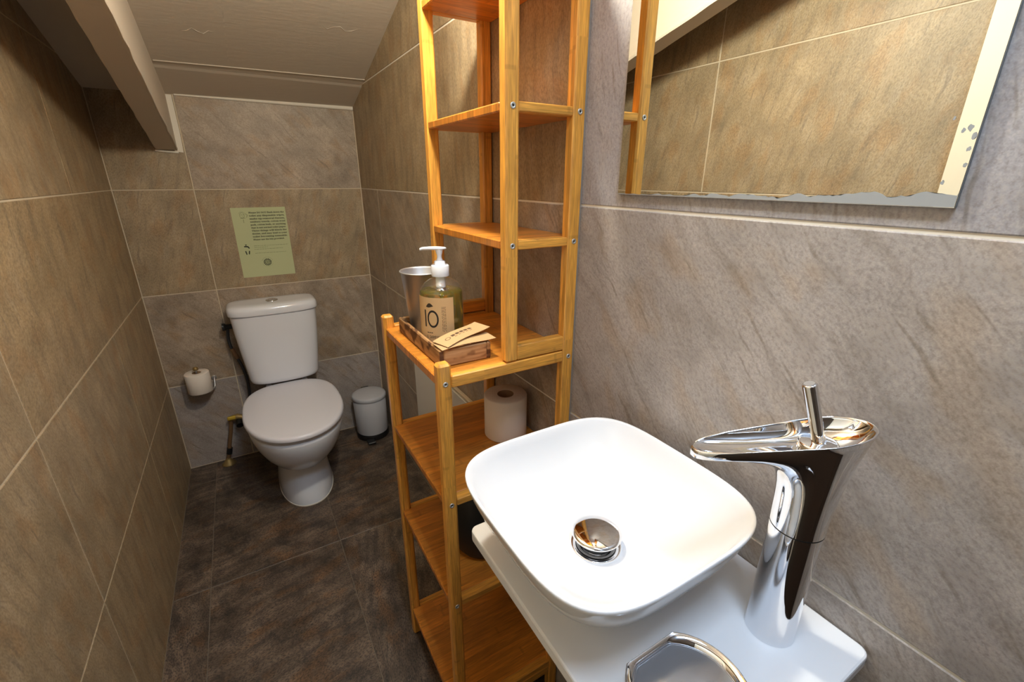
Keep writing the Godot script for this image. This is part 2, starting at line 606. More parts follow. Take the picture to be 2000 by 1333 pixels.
	for a in [[0.34, 0.43, 0.085], [0.72, 0.55, 0.11], [0.60, 0.78, 0.07], [0.44, 0.7, 0.05]]:
		var rp := []
		for i in 7:
			var zz: float = a[1] + 0.012 * sin(i * 1.9 + a[0] * 30.0)
			rp.append(Vector3(a[0] + a[2] * i / 6.0, ceil_at(zz) + 0.0005, zz))
		put("paint_ridge", tube(rp, [0.0006, 0.0014, 0.001, 0.0016, 0.0012, 0.0014, 0.0006], 6), mats["plaster"], o)
	# flexible sealant between tiles and ceiling
	var ct := tube([Vector3(0.262, CEIL - 0.004, 0.002), Vector3(0.6, CEIL - 0.005, 0.002), Vector3(W - 0.002, CEIL - 0.005, 0.002)], [0.003, 0.007, 0.010], 10)
	o = put("trim_1", ct, mats["grout_white"])
	structure(o, "white sealant bead between far wall tiles and ceiling", "trim")
	# cream casing and reveal of the open doorway in the left wall
	var cz := 0.062
	o = put("trim_2", slab(PackedVector2Array([Vector2(D0 - cz, 0.001), Vector2(D0, 0.001), Vector2(D0, DH), Vector2(D1, DH), Vector2(D1, 0.001), Vector2(D1 + cz, 0.001), Vector2(D1 + cz, DH + cz), Vector2(D0 - cz, DH + cz)]), fl, 0.0, 0.014), mats["cream"])
	structure(o, "cream painted casing round the door in the left wall", "trim")
	for z in [[D0, D0 + 0.02], [D1 - 0.02, D1]]:
		put("jamb", block(Vector3(-0.14, 0.0, z[0]), Vector3(0.013, DH - 0.02, z[1]), 0.001), mats["cream"], o)
	put("jamb_head", block(Vector3(-0.14, DH - 0.02, D0), Vector3(0.013, DH, D1), 0.001), mats["cream"], o)
	var dl := Node3D.new()
	dl.name = "door_1"
	add_child(dl)
	structure(dl, "cream painted door closed in the left wall", "door")
	put("door_leaf", block(Vector3(-0.045, 0.006, D0 + 0.022), Vector3(-0.005, DH - 0.022, D1 - 0.022), 0.002), mats["cream"], dl)
	put("door_handle", tube(curve([Vector3(-0.006, 1.02, D0 + 0.09), Vector3(0.04, 1.02, D0 + 0.09), Vector3(0.045, 1.02, D0 + 0.11), Vector3(0.045, 1.018, D0 + 0.20)], 4), 0.008, 10), mats["steel"], dl)


func floor_tile(piece: PackedVector2Array, fg: Array, x0: float, z0: float, flip: int) -> Shape:
	# long side runs along z: turn the frame so that the texture's long side follows it
	var fr := [fg[0], fg[2], fg[1], fg[3]]
	var q := PackedVector2Array()
	for p in piece:
		q.append(Vector2(p.y, p.x))
	return tile(q, fr, flip, 0.66, 0.412, Vector2(z0, x0))


func build_beam() -> void:
	var o := Node3D.new()
	o.name = "ceiling_beam"
	add_child(o)
	structure(o, "white plastered stair beam sloping along the ceiling", "beam")
	var s := Shape.new()
	var n := 60
	var r2 := RandomNumberGenerator.new()
	r2.seed = 3
	var rings := []
	for i in n + 1:
		var z := -0.01 + (ZN + 0.02) * i / n
		var yb := 1.383 + 0.262 * z
		var j := r2.randf_range(-0.0016, 0.0016)
		var k := r2.randf_range(-0.0012, 0.0012)
		var yt := ceil_at(z) + 0.03
		rings.append(PackedVector3Array([Vector3(0.165 + k, yb + 0.002, z), Vector3(0.169, yb, z), Vector3(0.228, yb - 0.001, z), Vector3(0.2345 + j, yb - 0.0035 + k, z), Vector3(0.2365 + j, yb + 0.003, z), Vector3(0.2345, yb + 0.012, z), Vector3(0.236, yt, z), Vector3(0.165, yt, z)]))
	skin(s, rings, true, true, -1)
	put("beam_body", s, mats["plaster"], o)
	# plaster wedge filling the cut tile beside the beam
	put("plaster_fill", slab(PackedVector2Array([Vector2(0.225, 1.377), Vector2(0.252, 1.374), Vector2(0.2545, 1.45), Vector2(0.2535, 1.575), Vector2(0.225, 1.575)]), [Vector3.ZERO, Vector3.RIGHT, Vector3.UP, Vector3.BACK], -0.004, 0.0035), mats["grout_white"], o)
	put("plaster_lip", tube([Vector3(0.163, 1.379, 0.001), Vector3(0.2, 1.376, 0.002), Vector3(0.236, 1.374, 0.001)], 0.004, 8), mats["grout_white"], o)


func build_lamps() -> void:
	# warm opal globe on a stem under the sloping ceiling, out of the frame above it
	var top := CEIL + SLOPE * LAMP_AT.z
	var t := thing("pendant_lamp", "opal globe lamp on a stem under the sloping ceiling", "lamp", LAMP_AT)
	var shell := plain(225, 226, 228, 0.1, 1.0)
	put("rose", lathe([[0.045, top - LAMP_AT.y + 0.012], [0.045, top - LAMP_AT.y - 0.02], [0.035, top - LAMP_AT.y - 0.026]], 32), shell, t)
	put("stem", lathe([[0.006, 0.036], [0.006, top - LAMP_AT.y - 0.02]], 14), shell, t)
	var glow := StandardMaterial3D.new()
	glow.albedo_color = Color8(255, 248, 238)
	glow.emission_enabled = true
	glow.emission = LAMP_COLOR
	glow.emission_energy_multiplier = LAMP_GLOW
	var prof := []
	for i in 17:
		var f := PI * i / 16.0
		prof.append([0.04 * sin(f), -0.04 * cos(f)])
	put("globe", lathe(prof, 32), glow, t)
	var l := OmniLight3D.new()
	l.name = "globe_light"
	l.light_color = LAMP_COLOR
	l.light_energy = LAMP_ENERGY
	l.light_size = 0.04
	l.omni_range = 8.0
	l.omni_attenuation = 2.0
	l.shadow_enabled = true
	t.add_child(l, true)
	# cool white twin-tube fluorescent fitting on the ceiling behind the camera, tubes along the room
	var zc := 2.32
	t = thing("tube_light", "twin-tube fluorescent fitting on the ceiling behind the viewer", "lamp", Vector3(TUBE_X, CEIL + SLOPE * zc, zc))
	t.rotation.x = -atan(SLOPE)
	put("tray", block(Vector3(-0.075, -0.035, -0.27), Vector3(0.075, -0.001, 0.27), 0.004), mats_plain_white(), t)
	var cool := StandardMaterial3D.new()
	cool.albedo_color = Color8(250, 252, 255)
	cool.emission_enabled = true
	cool.emission = TUBE_COLOR
	cool.emission_energy_multiplier = TUBE_GLOW
	for x in [-0.042, 0.042]:
		put("tube", tube([Vector3(x, -0.052, -0.245), Vector3(x, -0.052, 0.245)], 0.013, 16), cool, t)
		for z in [-0.252, 0.252]:
			put("tube_cap", block(Vector3(x - 0.015, -0.068, z - 0.008), Vector3(x + 0.015, -0.03, z + 0.008), 0.002), mats_plain_white(), t)
		var al := AreaLight3D.new()
		al.name = "tube_face"
		al.area_size = Vector2(0.03, 0.48)
		al.position = Vector3(x, -0.068, 0)
		al.rotation.x = -PI / 2
		al.light_color = TUBE_COLOR
		al.light_energy = TUBE_ENERGY / 2.0
		al.area_normalize_energy = true
		al.area_range = 8.0
		al.area_attenuation = 2.0
		al.shadow_enabled = true
		t.add_child(al, true)


func mats_plain_white() -> StandardMaterial3D:
	return plain(232, 232, 230, 0.5)


# ---------------------------------------------------------------- toilet
# egg-shaped ring: half width a, back z zb, front z zf, widest at zm
func egg(cx: float, y: float, a: float, zb: float, zm: float, zf: float, nb: float, nf: float, count := 56) -> PackedVector3Array:
	var out := PackedVector3Array()
	for k in count:
		var f := TAU * k / count
		var x := cos(f)
		var z := sin(f)
		var n := nf if z > 0.0 else nb
		var l := (zf - zm) if z > 0.0 else (zm - zb)
		out.append(Vector3(cx + signf(x) * a * pow(absf(x), 2.0 / n), y, zm + signf(z) * l * pow(absf(z), 2.0 / n)))
	return out


func build_toilet() -> void:
	var cx := 0.456
	var t := thing("toilet", "white close-coupled ceramic toilet with its lid closed", "toilet", Vector3(cx, 0, 0))
	var s := Shape.new()
	var rings := []
	for a in [[0.0, 0.107, 0.10, 0.34, 0.553], [0.012, 0.108, 0.10, 0.34, 0.554], [0.05, 0.103, 0.10, 0.34, 0.540], [0.10, 0.097, 0.10, 0.34, 0.524], [0.145, 0.094, 0.10, 0.34, 0.516], [0.158, 0.096, 0.09, 0.345, 0.520], [0.170, 0.106, 0.09, 0.35, 0.542], [0.20, 0.126, 0.085, 0.36, 0.582], [0.24, 0.147, 0.08, 0.375, 0.622], [0.28, 0.163, 0.08, 0.385, 0.650], [0.32, 0.174, 0.08, 0.39, 0.668], [0.35, 0.179, 0.08, 0.395, 0.676], [0.360, 0.178, 0.08, 0.395, 0.676], [0.366, 0.172, 0.086, 0.395, 0.67]]:
		rings.append(egg(0, a[0], a[1], a[2], a[3], a[4], 3.0, 2.2))
	skin(s, rings)
	put("bowl", s, mats["ceramic"], t)
	put("base_seal", slab_ring(egg(0, 0, 0.109, 0.1, 0.34, 0.556, 3.0, 2.2), 0.004), mats["grout_white"], t)
	# seat ring and lid
	for a in [["seat", 0.367, 0.379, 0.180, 0.678, 0.004], ["lid", 0.3815, 0.404, 0.186, 0.690, 0.009]]:
		s = Shape.new()
		rings = []
		var r: float = a[5]
		for b in [[a[1], 0.006], [a[1] + 0.002, 0.001], [a[1] + 0.006, 0.0], [a[2] - r, 0.0], [a[2] - r * 0.4, 0.0022], [a[2] - 0.0005, 0.007], [a[2], 0.016], [a[2] + 0.0012, 0.05]]:
			rings.append(egg(0, b[0], a[3] - b[1], 0.150 + b[1], 0.415, a[4] - b[1], 2.9, 2.15))
		skin(s, rings)
		put(a[0], s, mats["seat"], t)
	for x in [-0.075, 0.075]:
		put("hinge", lathe([[0.011, 0.366], [0.012, 0.37], [0.012, 0.392], [0.008, 0.397]], 16, Vector3(x, 0, 0.13)), mats["seat"], t)
	# cistern
	s = Shape.new()
	rings = []
	for a in [[0.409, 0.11, 0.09, 0.05], [0.414, 0.130, 0.092, 0.066], [0.422, 0.1385, 0.094, 0.0715], [0.436, 0.1430, 0.0955, 0.0732], [0.56, 0.156, 0.0985, 0.0765], [0.65, 0.164, 0.101, 0.079], [0.734, 0.169, 0.103, 0.081]]:
		rings.append(cistern_ring(a[0], a[1], a[2], a[3]))
	skin(s, rings)
	put("cistern", s, mats["ceramic"], t)
	s = Shape.new()
	rings = []
	for a in [[0.7355, 0.171, 0.082], [0.737, 0.1745, 0.085], [0.742, 0.176, 0.0865], [0.758, 0.176, 0.0865], [0.768, 0.173, 0.0835], [0.774, 0.167, 0.0775], [0.7775, 0.157, 0.068], [0.7785, 0.13, 0.045]]:
		rings.append(cistern_ring(a[0], a[1], 0.1035, a[2]))
	skin(s, rings)
	put("cistern_lid", s, mats["ceramic"], t)
	var b := thing_part("flush_button", t, Vector3(0.0, 0.7785, 0.112))
	var br := lathe([[0.024, 0.0], [0.024, 0.003], [0.021, 0.004], [0.0205, 0.003]], 28)
	put("bezel", br, mats["chrome"], b)
	for sx in [-1, 1]:
		var hs := Shape.new()
		var ring := PackedVector2Array()
		for k in 17:
			var f := PI * k / 16.0 - PI / 2
			ring.append(Vector2(sx * (0.0006 + 0.0195 * cos(f)), 0.0195 * sin(f)))
		slab(ring, [Vector3.ZERO, Vector3.RIGHT, Vector3.BACK, Vector3.UP], 0.001, 0.0052, hs)
		put("button", hs, mats["chrome"], b)
	# water supply: valve at the cistern, hose down behind it, stop valve and pipe to the floor
	var v := thing("water_supply", "black valve, hose and brass stop pipe left of the toilet", "pipe", Vector3(0.2, 0, 0.03))
	put("cistern_valve", tube([Vector3(0.05, 0.672, 0.03), Vector3(0.062, 0.672, 0.03), Vector3(0.064, 0.672, 0.03), Vector3(0.088, 0.672, 0.03)], [0.016, 0.016, 0.011, 0.011], 16), mats["black_plastic"], v)
	put("hose", tube(curve([Vector3(0.068, 0.66, 0.02), Vector3(0.062, 0.60, 0.012), Vector3(0.072, 0.54, 0.012), Vector3(0.092, 0.47, 0.012), Vector3(0.1, 0.38, 0.012), Vector3(0.085, 0.28, 0.012), Vector3(0.05, 0.222, 0.012)], 6), 0.0065, 10), mats["hose"], v)
	put("hose_ferrule", tube([Vector3(0.066, 0.565, 0.012), Vector3(0.081, 0.515, 0.012)], 0.009, 12), mats["copper"], v)
	put("stop_valve", tube([Vector3(-0.002, 0.222, 0.0), Vector3(0.03, 0.228, 0.005), Vector3(0.055, 0.222, 0.01)], [0.013, 0.015, 0.011], 14), mats["brass"], v)
	put("valve_handle", block(Vector3(-0.012, 0.222, 0.006), Vector3(0.022, 0.240, 0.02), 0.004), mats["yellow"], v)
	put("valve_tap", tube([Vector3(0.03, 0.215, 0.01), Vector3(0.034, 0.2, 0.045)], [0.012, 0.015], 14), mats["black_plastic"], v)
	put("pipe", tube(curve([Vector3(0.0, 0.218, 0.0), Vector3(-0.008, 0.17, 0.0), Vector3(-0.026, 0.10, 0.0), Vector3(-0.036, 0.05, 0.0), Vector3(-0.05, 0.015, 0.0)], 5), 0.0085, 12), mats["copper"], v)
	put("pipe_collar", tube([Vector3(-0.03, 0.075, 0.0), Vector3(-0.037, 0.045, 0.0)], 0.012, 12), mats["black_plastic"], v)
	put("floor_flange", lathe([[0.03, 0.0], [0.03, 0.004], [0.022, 0.010], [0.014, 0.022], [0.008, 0.026]], 18, Vector3(-0.045, 0, 0.012)), mats["brass"], v)


func thing_part(called: String, parent: Node, at: Vector3) -> Node3D:
	var o := Node3D.new()
	o.name = called
	o.position = at
	parent.add_child(o, true)
	return o


func slab_ring(ring: PackedVector3Array, h: float) -> Shape:
	var up := PackedVector3Array()
	for p in ring:
		up.append(p + Vector3(0, h, 0))
	var s := Shape.new()
	skin(s, [ring, up])
	return s


func cistern_ring(y: float, a: float, zc: float, b: float) -> PackedVector3Array:
	# flat back, rounded corners, slightly bowed front
	var out := PackedVector3Array()
	for p in super_ring(Vector3(0, y, zc), a, b, 5.0, 56):
		var q := p
		if q.z > zc:
			q.z += 0.012 * (1.0 - pow(q.x / a, 2.0)) * (q.z - zc) / b
		out.append(q)
	return out


# ---------------------------------------------------------------- bamboo rack
func bam() -> Material:
	return mats["bamboo"][rng.randi() % 3]


func build_rack() -> void:
	var x0 := 0.631
	var x1 := 0.9135
	var xu := 0.7615     # front of the narrower upper unit
	var z0 := 1.292
	var z1 := 1.640
	var p := 0.0245      # post thickness in x
	var q := 0.022       # post thickness in z
	var t := thing("shelf_rack", "tall bamboo shelf rack with narrower upper shelves by the right wall", "rack", Vector3(x0, 0, z0))
	var d := Vector3(x0, 0, z0)
	var B := func(called: String, lo: Vector3, hi: Vector3, grain: int, bev := 0.002) -> MeshInstance3D:
		return put(called, block(lo - d, hi - d, bev, grain, null, Vector2(rng.randf(), rng.randf())), mats["bamboo_board"][rng.randi() % 2] if called == "shelf" else bam(), t)
	var far := [z0, z0 + q]
	var near := [z1 - q, z1]
	for z in [far, near]:
		B.call("post", Vector3(x0, 0, z[0]), Vector3(x0 + p, 0.990, z[1]), 1, 0.004)
		B.call("post", Vector3(x1 - p, 0, z[0]), Vector3(x1, 2.02, z[1]), 1, 0.003)
		B.call("post", Vector3(xu, 0.968, z[0]), Vector3(xu + p, 2.02, z[1]), 1, 0.003)
		# side rails
		B.call("rail", Vector3(x0 + p, 0.944, z[0] + 0.002), Vector3(x1 - p, 0.9665, z[1] - 0.001), 0)
		B.call("rail", Vector3(xu + p, 0.9685, z[0] + 0.002), Vector3(x1 - p, 0.997, z[1] - 0.001), 0)
		B.call("rail", Vector3(x0 + p, 0.06, z[0] + 0.003), Vector3(x1 - p, 0.085, z[1] - 0.002), 0)
	# shelves: boards with their grain along x
	var zi0 := z0 + q
	var zi1 := z1 - q
	B.call("shelf", Vector3(x0 + 0.004, 0.944, zi0), Vector3(x1, 0.962, zi1), 0)
	for y in [[0.697, 0.712], [0.441, 0.456], [0.086, 0.103]]:
		var b = B.call("shelf", Vector3(x0 + 0.002, y[0], zi0), Vector3(x1, y[1], zi1), 0)
		put("shelf_edge", block(Vector3(p, y[0], 0.003) - Vector3(0, 0, 0), Vector3(x1 - p - x0, y[1], q), 0.0015, 0), bam(), b)
		put("shelf_edge", block(Vector3(p, y[0], z1 - z0 - q), Vector3(x1 - p - x0, y[1], z1 - z0 - 0.002), 0.0015, 0), bam(), b)
	for y in [[1.168, 1.183], [1.377, 1.391], [1.586, 1.601], [1.795, 1.81], [1.99, 2.005]]:
		var b = B.call("shelf", Vector3(xu + 0.001, y[0], zi0), Vector3(x1, y[1], zi1), 0)
		put("shelf_edge", block(Vector3(xu + p - x0, y[0], 0.003), Vector3(x1 - p - x0, y[1], q), 0.0015, 0), bam(), b)
		put("shelf_edge", block(Vector3(xu + p - x0, y[0], z1 - z0 - q), Vector3(x1 - p - x0, y[1], z1 - z0 - 0.002), 0.0015, 0), bam(), b)
	# bolts in the near faces of the posts
	var bolt := Shape.new()
	var rings := []
	for a in [[0.0048, -0.001], [0.0048, 0.0008], [0.0042, 0.0014], [0.0020, 0.0014], [0.0019, 0.0002]]:
		rings.append(circle(Vector3(0, 0, a[1]), a[0], 18, Vector3.RIGHT, Vector3.UP))
	skin(bolt, rings, true, false)
	var bm := bolt.mesh()
	var hole := Shape.new()
	skin(hole, [circle(Vector3(0, 0, -0.0008), 0.0019, 6, Vector3.RIGHT, Vector3.UP), circle(Vector3(0, 0, 0.0005), 0.0019, 6, Vector3.RIGHT, Vector3.UP)])
	var hm := hole.mesh()
	for a in [[x0 + p / 2, 0.954], [x0 + p / 2, 0.704], [x0 + p / 2, 0.448], [x0 + p / 2, 0.094], [x1 - p / 2, 0.954], [x1 - p / 2, 0.704], [x1 - p / 2, 1.1755], [x1 - p / 2, 1.384], [x1 - p / 2, 1.593], [xu + p / 2, 1.1755], [xu + p / 2, 1.384], [xu + p / 2, 1.593]]:
		var o := put("bolt", bm, mats["screw"], t, Vector3(a[0], a[1], z1) - d)
		put("socket", hm, mats["black"], o)


# ---------------------------------------------------------------- basin, counter, tap, mirror
func build_vanity() -> void:
	var yd := 0.787
	var c := thing("countertop", "white lacquered counter board carrying the washbasin", "counter", Vector3(0.61, yd, 1.79))
	var s := Shape.new()
	var rings := []
	var rr := func(y: float, inset: float) -> PackedVector3Array:
		var out := PackedVector3Array()
		var r := 0.012
		for cn in [[0.61, 1.79, 180.0], [0.9135, 1.79, 270.0], [0.9135, 2.188, 0.0], [0.61, 2.188, 90.0]]:
			for k in 7:
				var f := deg_to_rad(cn[2] + 15.0 * k)
				var ctr := Vector2(cn[0] + (r if cn[0] < 0.7 else -r), cn[1] + (r if cn[1] < 2.0 else -r))
				out.append(Vector3(ctr.x + (r - inset) * cos(f), y, ctr.y + (r - inset) * sin(f)) - Vector3(0.61, 0, 1.79))
		return out
	for a in [[-0.0185, 0.002], [-0.017, 0.0004], [-0.015, 0.0], [-0.003, 0.0], [-0.001, 0.0006], [0.0, 0.0025]]:
		rings.append(rr.call(a[0], a[1]))
	skin(s, rings, true, true, -1)
	put("board", s, mats["lacquer"], c)
	for z in [0.06, 0.33]:
		put("bracket", slab(PackedVector2Array([Vector2(0.04, -0.0186), Vector2(0.303, -0.0186), Vector2(0.303, -0.2), Vector2(0.28, -0.2)]), [Vector3(0, 0, z), Vector3.RIGHT, Vector3.UP, Vector3.BACK], -0.004, 0.004), mats["lacquer"], c)
	# basin: rounded square vessel
	var b := thing("washbasin", "white rounded-square vessel washbasin standing on the counter", "basin", Vector3(0.735, yd + 0.0003, 1.930))
	s = Shape.new()
	rings = []
	var A := 0.152
	var Bz := 0.1555
	for a in [[0.0, 0.060, 2.6], [0.004, 0.068, 2.6], [0.012, 0.078, 2.8], [0.03, 0.1, 3.0], [0.055, 0.124, 3.4], [0.08, 0.140, 3.8], [0.10, 0.1475, 4.0], [0.112, 0.1508, 4.0], [0.1165, 0.152, 4.0], [0.1188, 0.1512, 4.0], [0.1188, 0.1492, 4.0], [0.1165, 0.1470, 4.0], [0.106, 0.1425, 3.8], [0.09, 0.1345, 3.5], [0.07, 0.121, 3.2], [0.05, 0.1015, 2.9], [0.036, 0.078, 2.6], [0.028, 0.052, 2.3], [0.0245, 0.032, 2.0], [0.024, 0.0222, 2.0], [0.016, 0.0205, 2.0]]:
		rings.append(super_ring(Vector3(0, a[0], 0), A * a[1] / 0.152, Bz * a[1] / 0.152, a[2], 72))
	skin(s, rings, true, true)
	put("bowl", s, mats["basin"], b)
	var dr := thing_part("drain", b, Vector3(0, 0.0243, 0))
	put("flange", lathe([[0.0345, -0.001], [0.0345, 0.0012], [0.033, 0.0020], [0.027, 0.0014], [0.0245, -0.002], [0.0238, -0.0075]], 44, Vector3.ZERO, false, false), mats["chrome"], dr)
	put("drain_well", lathe([[0.0238, -0.0078], [0.0238, -0.0075]], 32), mats["black"], dr)
	put("gasket", lathe([[0.0212, 0.002], [0.0222, 0.0035], [0.0222, 0.007], [0.0205, 0.008], [0.005, 0.008]], 36), mats["black_plastic"], dr)
	put("stem", lathe([[0.0185, -0.0075], [0.0185, 0.002], [0.008, 0.0022], [0.008, 0.0175]], 28), mats["chrome"], dr)
	put("plug_cap", lathe([[0.006, 0.0170], [0.024, 0.0170], [0.0322, 0.0180], [0.0338, 0.0193], [0.0333, 0.0208], [0.029, 0.0224], [0.0215, 0.0239], [0.012, 0.0248], [0.0045, 0.0252], [0.0003, 0.0252]], 48), mats["chrome"], dr)
	build_tap(yd)
	# chrome canister with one flat side, at the near corner of the counter
	var k := thing("canister", "round chrome canister with one flat side at the counter's near end", "canister", Vector3(0.6685, yd + 0.0002, 2.1325))
	var outline := func(r: float, y: float, cut: float) -> PackedVector3Array:
		var out := PackedVector3Array()
		for i in 64:
			var f := TAU * i / 64.0
			var z := r * sin(f)
			out.append(Vector3(r * cos(f), y, maxf(z, -cut)))
		return out
	s = Shape.new()
	rings = []
	for a in [[0.0555, 0.0, 0.046], [0.0565, 0.002, 0.047], [0.0565, 0.0578, 0.047], [0.0560, 0.0590, 0.0466], [0.0552, 0.0590, 0.0460], [0.0515, 0.0572, 0.0440], [0.0480, 0.0545, 0.0425], [0.0475, 0.0520, 0.0420]]:
		rings.append(outline.call(a[0], a[1], a[2]))
	skin(s, rings, true, false)
	put("body", s, mats["chrome"], k)
	s = Shape.new()
	skin(s, [outline.call(0.0478, 0.050, 0.0423), outline.call(0.0476, 0.0532, 0.0421), outline.call(0.046, 0.0538, 0.0410), outline.call(0.02, 0.0540, 0.018)])
	put("lid", s, plain(168, 170, 176, 0.22, 0.85), k)
	# mirror
	var m := thing("mirror", "frameless wall mirror with a tarnished lower edge", "mirror", Vector3(W - 0.0002, 1.258, 1.733))
	put("backing", block(Vector3(-0.0038, 0, 0), Vector3(0, 0.58, 0.404), 0.0005), plain(120, 122, 120, 0.6), m)
	put("glass", block(Vector3(-0.005, 0.0, 0.0), Vector3(-0.0039, 0.58, 0.404), 0.0004), mats["mirror"], m)
	var ed := PackedVector2Array([Vector2(0.4035, 0.0005), Vector2(0.0006, 0.0005)])
	var zz := 0.0006
	var en := noise(77, 30.0, 3)
	while zz < 0.4035:
		var g := 0.0012 + 0.0075 * clampf((zz - 0.03) / 0.34, 0.0, 1.0) + 0.006 * en.get_noise_2d(zz, 0.0) * clampf(zz * 6.0, 0.2, 1.0)
		ed.append(Vector2(zz, maxf(g, 0.001)))
		zz += 0.0035
	ed.append(Vector2(0.4035, 0.012))
	put("tarnish", slab(ed, [Vector3(-0.005, 0, 0), Vector3.BACK, Vector3.UP, Vector3.LEFT], 0.0, 0.0002), mats["tarnish"], m)
	for a in [[0.386, 0.070, 0.0016], [0.398, 0.062, 0.003], [0.394, 0.060, 0.0022], [0.402, 0.056, 0.003], [0.401, 0.046, 0.0022], [0.402, 0.034, 0.002], [0.391, 0.020, 0.0022]]:
		var pp := PackedVector2Array()
		for i in 14:
			var f := TAU * i / 14.0
			var r: float = a[2] * (0.6 + 0.5 * rng.randf())
			pp.append(Vector2(minf(a[0] + r * 0.7 * cos(f), 0.4035), a[1] + r * sin(f)))
		put("tarnish_spot", slab(pp, [Vector3(-0.005, 0, 0), Vector3.BACK, Vector3.UP, Vector3.LEFT], 0.0, 0.0002), mats["tarnish"], m)


func build_tap(yd: float) -> void:
	var t := thing("basin_tap", "tall chrome waterfall tap with open leaf-shaped spout and pin lever", "tap", Vector3(0.845, yd, 2.112))
	var n := 64
	var base := lathe([[0.0262, 0.0001], [0.0262, 0.002], [0.0255, 0.004], [0.0252, 0.06], [0.0252, 0.13], [0.0256, 0.1485]], n)
	put("column", base, mats["chrome"], t)
	put("seam", lathe([[0.0247, 0.148], [0.0247, 0.1502]], n), mats["black_plastic"], t)
	var dir := Vector3(cos(deg_to_rad(220.0)), 0, sin(deg_to_rad(220.0)))
	var perp := Vector3(-dir.z, 0, dir.x)
	var y0 := 1.048 - yd
	var sl := 0.25
	# half width of the leaf against the distance along the spout
	var prof := [[-0.0455, 0.0], [-0.0445, 0.0065], [-0.042, 0.0115], [-0.034, 0.0195], [-0.022, 0.0255], [-0.006, 0.0287], [0.006, 0.0287], [0.025, 0.0265], [0.053, 0.0235], [0.083, 0.0200], [0.100, 0.0165], [0.111, 0.0120], [0.1165, 0.0065], [0.118, 0.0]]
	var width := func(sv: float) -> float:
		for i in prof.size() - 1:
			if sv <= prof[i + 1][0]:
				var f: float = (sv - prof[i][0]) / (prof[i + 1][0] - prof[i][0])
				return lerpf(prof[i][1], prof[i + 1][1], clampf(f, 0, 1))
		return 0.0
	# rim points by angle: front half spread along the spout, rear half round the back
	var rim := []
	for k in n:
		var f := TAU * k / n
		var cs := cos(f)
		var sv: float = 0.118 * cs if cs > 0 else 0.0455 * cs
		var w: float = width.call(sv) * (1.0 if sin(f) >= 0 else -1.0)
		if absf(sin(f)) < 0.0001:
			w = 0.0
		rim.append(Vector2(sv, w))
	var at := func(sv: float, w: float, dy: float) -> Vector3: return dir * sv + perp * w + Vector3(0, y0 - sl * sv + dy, 0)
	var rings := []
	var steps := 14
	for i in steps + 1:
		var u := float(i) / steps
		var ring := PackedVector3Array()
		for k in n:
			var f := TAU * k / n
			var r: Vector2 = rim[k]
			var b := dir * 0.0256 * cos(f) + perp * 0.0256 * sin(f) + Vector3(0, 0.150, 0)
			var e: Vector3 = at.call(r.x, r.y, 0.0)
			var front := clampf((r.x - 0.004) / 0.03, 0.0, 1.0)
			front = front * front * (3.0 - 2.0 * front)
			e.y -= 0.0075 * front
			var cb := Vector3(b.x, 0, b.z) * lerpf(1.02, 1.10, front)
			var sb := cb.dot(dir)
			var ctl := cb + Vector3(0, lerpf(y0 - 0.05, y0 - sl * sb - 0.022, front), 0)
			var quad := b * (1 - u) * (1 - u) + ctl * 2.0 * u * (1 - u) + e * u * u
			var cubic := b * pow(1 - u, 3) + ctl * 3.0 * u * (1 - u) * (1 - u) + ctl * 3.0 * u * u * (1 - u) + e * u * u * u
			var p: Vector3 = quad.lerp(cubic, front)
			ring.append(p)
		rings.append(ring)
	# rim lip and the inside of the trough
	for a in [[0.0, 1.003], [0.0012, 0.99], [0.0012, 0.965], [-0.0015, 0.945], [-0.007, 0.90], [-0.013, 0.80], [-0.017, 0.62], [-0.0185, 0.35], [-0.0185, 0.05]]:
		var ring := PackedVector3Array()
		for k in n:
			var r: Vector2 = rim[k]
			var dx: float = 0.02
			var sv: float = dx + (r.x - dx) * a[1]
			var deep := lerpf(1.0, 0.28, clampf((sv - 0.02) / 0.095, 0.0, 1.0))
			ring.append(at.call(sv, r.y * a[1], a[0] * (deep if a[0] < 0.0 else 1.0)))
		rings.append(ring)
	var s := Shape.new()
	skin(s, rings, false, true)
	put("spout", s, mats["chrome"], t)
	# cartridge disc and pin lever
	var up := Vector3(dir.x * 0.1, 1.0, dir.z * 0.1).normalized()
	var bx := up.cross(perp).normalized()
	var c0: Vector3 = at.call(0.0, 0.0, -0.0195)
	s = Shape.new()
	rings = []
	for a in [[0.0175, 0.0], [0.0175, 0.0075], [0.0165, 0.0092], [0.015, 0.0096], [0.006, 0.0106]]:
		rings.append(circle(c0 + up * a[1], a[0], 36, bx, perp))
	skin(s, rings)
	put("cartridge_cap", s, mats["chrome"], t)
	var top := c0 + up * 0.0105
	var tip := dir * 0.022 + Vector3(0, 1.099 - yd, 0)
	var ax := (tip - top).normalized()
	put("lever", tube([top, top + ax * 0.004, top + ax * 0.0045, tip - ax * 0.0012, tip - ax * 0.0004, tip], [0.0068, 0.0062, 0.0058, 0.0066, 0.0062, 0.0052], 24), mats["chrome"], t)
	put("lever_cap", tube([tip, tip + ax * 0.0006], [0.0050, 0.0046], 20), plain(150, 146, 144, 0.5, 0.6), t)


# ---------------------------------------------------------------- small things
func roll(called: String, label: String, at: Vector3, r: float, h: float, hole: float) -> void:
	var t := thing(called, label, "toilet paper", at)
	var s := lathe([[hole, 0.001], [r - 0.002, 0.0], [r, 0.0025], [r, h - 0.0025], [r - 0.002, h], [hole, h - 0.001]], 48, Vector3.ZERO, false, false)
	put("paper", s, mats["tissue"], t)
	put("cardboard_core", lathe([[hole, h - 0.0008], [hole - 0.0012, h - 0.0008], [hole - 0.0012, 0.0008], [hole, 0.0008]], 32, Vector3.ZERO, false, false), mats["card"], t)


